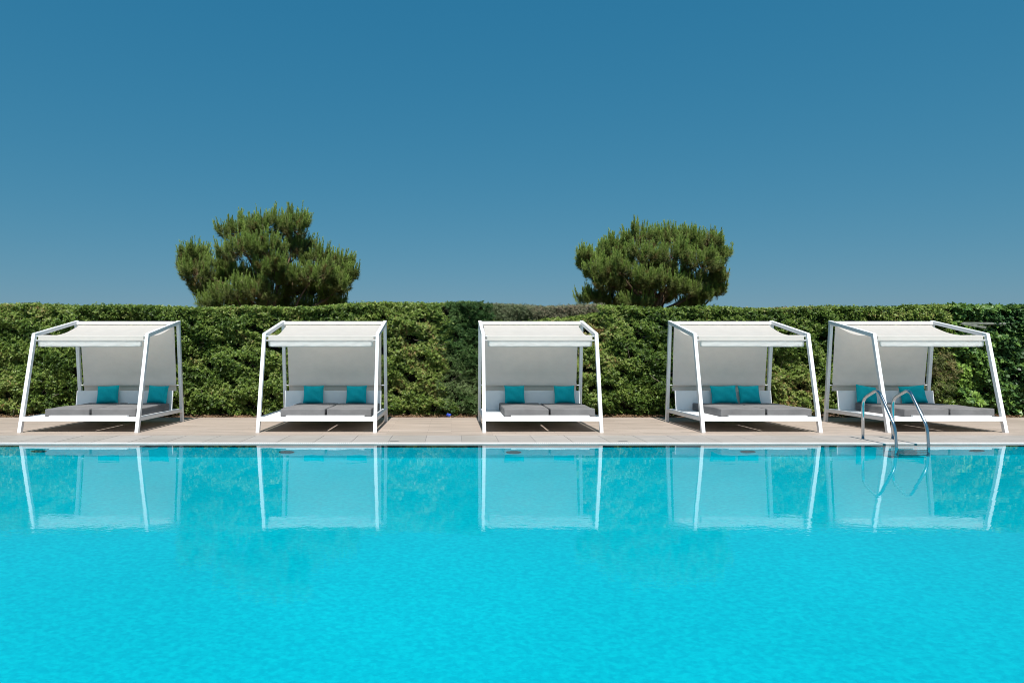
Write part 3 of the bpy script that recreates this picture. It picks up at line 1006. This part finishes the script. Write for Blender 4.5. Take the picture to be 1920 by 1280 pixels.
# ------------------------------------------------------------------ pines
def pine(name, Y0, trunk_px, clumps, seed, label, base_z=0.0, lean=0.0):
    rng = np.random.default_rng(seed)
    rnd = random.Random(seed)
    sc = F_PX/Y0
    tx = px(trunk_px, Y0)
    root = empty(name, (tx, Y0, 0))
    P, D, NR, LN, WD, CO = [], [], [], [], [], []
    segs = []
    # trunk
    th = 3.2
    tr = [Vector((lean*(t**1.5), 0.05*math.sin(t*3), t*th)) for t in np.linspace(0, 1, 7)]
    bm = bmesh.new()
    add_tube(bm, tr, [0.20, .175, .16, .15, .14, .13, .11], 10)
    trunk = bm_obj('trunk', bm, M['bark'], root, smooth=True)
    shoots = []
    for (cx, cy, rx, ry, dep) in clumps:
        c = Vector((px(cx, Y0+dep)-tx, dep, pz(cy+7, Y0+dep)))
        ra, rb = rx/sc*0.86, max(0.12, ry/sc - 0.10)
        rd = (ra+rb)*0.5
        # limb from the trunk into the clump
        st = tr[rnd.choice((4, 5, 6))]
        if c.z < 3.6: st = tr[rnd.choice((3, 4))]
        m1 = st.lerp(c, 0.4) + Vector((0, 0, -0.12)) + Vector([rnd.uniform(-.12, .12) for _ in range(3)])
        m2 = st.lerp(c, 0.75) + Vector((0, 0, -0.06)) + Vector([rnd.uniform(-.1, .1) for _ in range(3)])
        if rnd.random() < 0.65: segs.append(([st, m1, m2, c], [.058, .045, .032, .018]))
        ns = int(30 + 300*ra*rb)
        tips = []
        for _ in range(7):                      # branch tips that break the outline
            v = rng.normal(size=3); v[2] = abs(v[2])*0.8 - 0.1; v /= np.linalg.norm(v)
            e = rng.uniform(1.0, 1.28)
            tips.append((c.x + v[0]*ra*e, c.y + v[1]*rd*e, c.z + v[2]*rb*e, v))
        for k in range(ns + 7*9):
            if k >= ns:
                tp = tips[(k-ns) // 9]
                v = tp[3]
                p = np.array(tp[:3]) + rng.normal(0, .055, 3)
                ax = np.array([v[0]*0.6, v[1]*0.6, 0.8]) + rng.normal(0, .2, 3)
                ax /= np.linalg.norm(ax)
                shoots.append((p, ax, 0.6, 1.0))
                continue
            v = rng.normal(size=3); v /= np.linalg.norm(v)
            if v[2] < -0.35 and rng.uniform() < 0.75: v[2] *= -1
            rr_ = rng.uniform(0.45, 1.0)**0.55
            p = np.array([c.x + v[0]*ra*rr_, c.y + v[1]*rd*rr_, c.z + v[2]*rb*rr_])
            ax = np.array([v[0]*0.55, v[1]*0.55, 0.75 + 0.5*max(v[2], -.3)]) + rng.normal(0, .16, 3)
            ax /= np.linalg.norm(ax)
            shoots.append((p, ax, v[2]*rr_, rr_))
            if rng.uniform() < 0.30:
                pv = Vector(p)
                segs.append(([c.lerp(pv, .15), c.lerp(pv, .6) + Vector((0, 0, -.04)), pv], [.014, .010, .006]))
    g0, g1, g2, g3 = np.array([.225, .185, .080]), np.array([.175, .205, .068]), np.array([.195, .275, .062]), np.array([.30, .41, .09])
    for p, ax, vz, rr_ in shoots:
        L = rng.uniform(.16, .26)
        nn = int(rng.integers(60, 80))
        t = rng.uniform(0, 1, nn)**0.8
        ref = rng.normal(size=(nn, 3))
        side = nrmz(np.cross(np.tile(ax, (nn, 1)), ref))
        # young needles hug the shoot, older ones spread and droop
        opn = 0.45 + 1.1*(1-t) + rng.uniform(-.1, .2, nn)
        dd = ax*1.0 + side*opn[:, None]
        dd[:, 2] -= 0.4*(1-t)
        P.append(p - ax*L*0.6 + ax*(t*L)[:, None])
        D.append(dd); NR.append(np.array([0, -.55, .8]) + rng.normal(0, .45, (nn, 3)))
        LN.append(rng.uniform(.09, .15, nn)); WD.append(np.full(nn, .012))
        bright = rng.uniform(.75, 1.25)
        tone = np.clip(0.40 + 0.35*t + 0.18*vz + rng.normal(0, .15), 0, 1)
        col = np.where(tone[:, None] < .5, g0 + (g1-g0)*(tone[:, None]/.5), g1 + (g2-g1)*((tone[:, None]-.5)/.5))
        if rng.uniform() < 0.06: col = col*0.4 + np.array([.20, .11, .05])*0.6
        CO.append(col*bright*1.12)
        # this year's candle standing up from the tip
        if vz > -0.15 and rng.uniform() < 0.75:
            CL = rng.uniform(.10, .22)*(1.45 if vz > 0.45 else 1.0)
            nn = int(rng.integers(34, 46))
            t = rng.uniform(0, 1, nn)
            up = np.array([ax[0]*.45, ax[1]*.45, 1.0]); up /= np.linalg.norm(up)
            side = nrmz(np.cross(np.tile(up, (nn, 1)), rng.normal(size=(nn, 3))))
            P.append(p + ax*L*0.3 + up*(t*CL)[:, None])
            D.append(up + side*rng.uniform(.35, .6, nn)[:, None]); NR.append(np.array([0, -.8, .6]) + rng.normal(0, .4, (nn, 3)))
            LN.append(rng.uniform(.05, .08, nn)); WD.append(np.full(nn, .013))
            cc = g2 + (g3-g2)*np.clip(0.25 + 0.5*t + rng.normal(0, .25), 0, 1)[:, None]
            CO.append(cc*bright)
    crown = leaf_object('crown', np.concatenate(P), np.concatenate(D), np.concatenate(NR), np.concatenate(LN), np.concatenate(WD), np.concatenate(CO), M['needle'], root, tri=True)
    del crown['kind']
    bm = bmesh.new()
    for pts, rads in segs:
        add_tube(bm, pts, rads, 5, cap=False)
    bm_obj('limbs', bm, M['bark'], trunk, smooth=True)
    tag(root, label, 'pine tree', 'pines behind the hedge')
    print(name, len(shoots))

pine('pine_tree', 20.8, 508, [
    (366, 480, 25, 30, .2), (372, 510, 30, 32, -.2), (395, 545, 34, 26, .1),
    (445, 432, 34, 32, .3), (455, 470, 42, 34, -.3), (498, 425, 42, 34, .0), (500, 470, 44, 36, -.7), (548, 428, 34, 36, .2), (556, 470, 34, 34, .5),
    (425, 500, 22, 22, .6), (520, 515, 42, 30, .5), (455, 515, 36, 24, .5),
    (596, 485, 28, 26, .4), (632, 495, 26, 30, .2), (585, 515, 40, 24, -.6), (640, 530, 24, 30, -.2), (605, 545, 38, 24, .3), (565, 545, 32, 22, .2),
    (440, 545, 36, 26, -.7), (488, 545, 30, 28, -.9), (520, 560, 40, 16, .6), (410, 566, 30, 16, -.5), (620, 562, 30, 14, .5),
    (465, 566, 40, 14, .5), (570, 570, 40, 12, .3), (350, 495, 14, 22, 0), (655, 515, 12, 20, 0), (515, 500, 30, 26, -.9), (548, 518, 34, 26, -.5), (402, 524, 24, 20, .4), (600, 512, 30, 22, .6)],
    21, 'lobed pine tree with a separate tuft on its left, behind the hedge')
pine('pine_tree', 20.8, 1222, [
    (1110, 490, 22, 24, .2), (1128, 510, 30, 26, -.3), (1150, 478, 30, 28, .2), (1165, 505, 36, 28, -.4), (1150, 458, 14, 18, .1),
    (1200, 450, 34, 30, .3), (1205, 480, 36, 28, -.3), (1250, 445, 32, 26, .2), (1258, 478, 36, 28, -.4), (1295, 450, 32, 28, .3),
    (1325, 455, 26, 32, .1), (1310, 490, 36, 28, -.3), (1343, 480, 22, 26, .2), (1352, 512, 14, 16, .1), (1345, 540, 12, 18, .3),
    (1170, 535, 36, 22, .3), (1115, 555, 26, 18, .1), (1212, 522, 22, 24, -.8), (1262, 515, 32, 22, .5), (1285, 540, 26, 18, -.3), (1320, 550, 20, 14, .2), (1240, 555, 18, 12, .6),
    (1145, 562, 36, 14, .5), (1190, 562, 28, 12, -.4), (1232, 500, 30, 22, .7), (1290, 566, 26, 9, .4), (1100, 476, 14, 14, .2),
    (1250, 530, 30, 20, -.6), (1198, 542, 26, 18, .2), (1312, 524, 28, 20, .3), (1140, 528, 30, 20, -.2)],
    33, 'pine tree with one broad rounded crown, behind the hedge right of the middle daybed', lean=0.0)
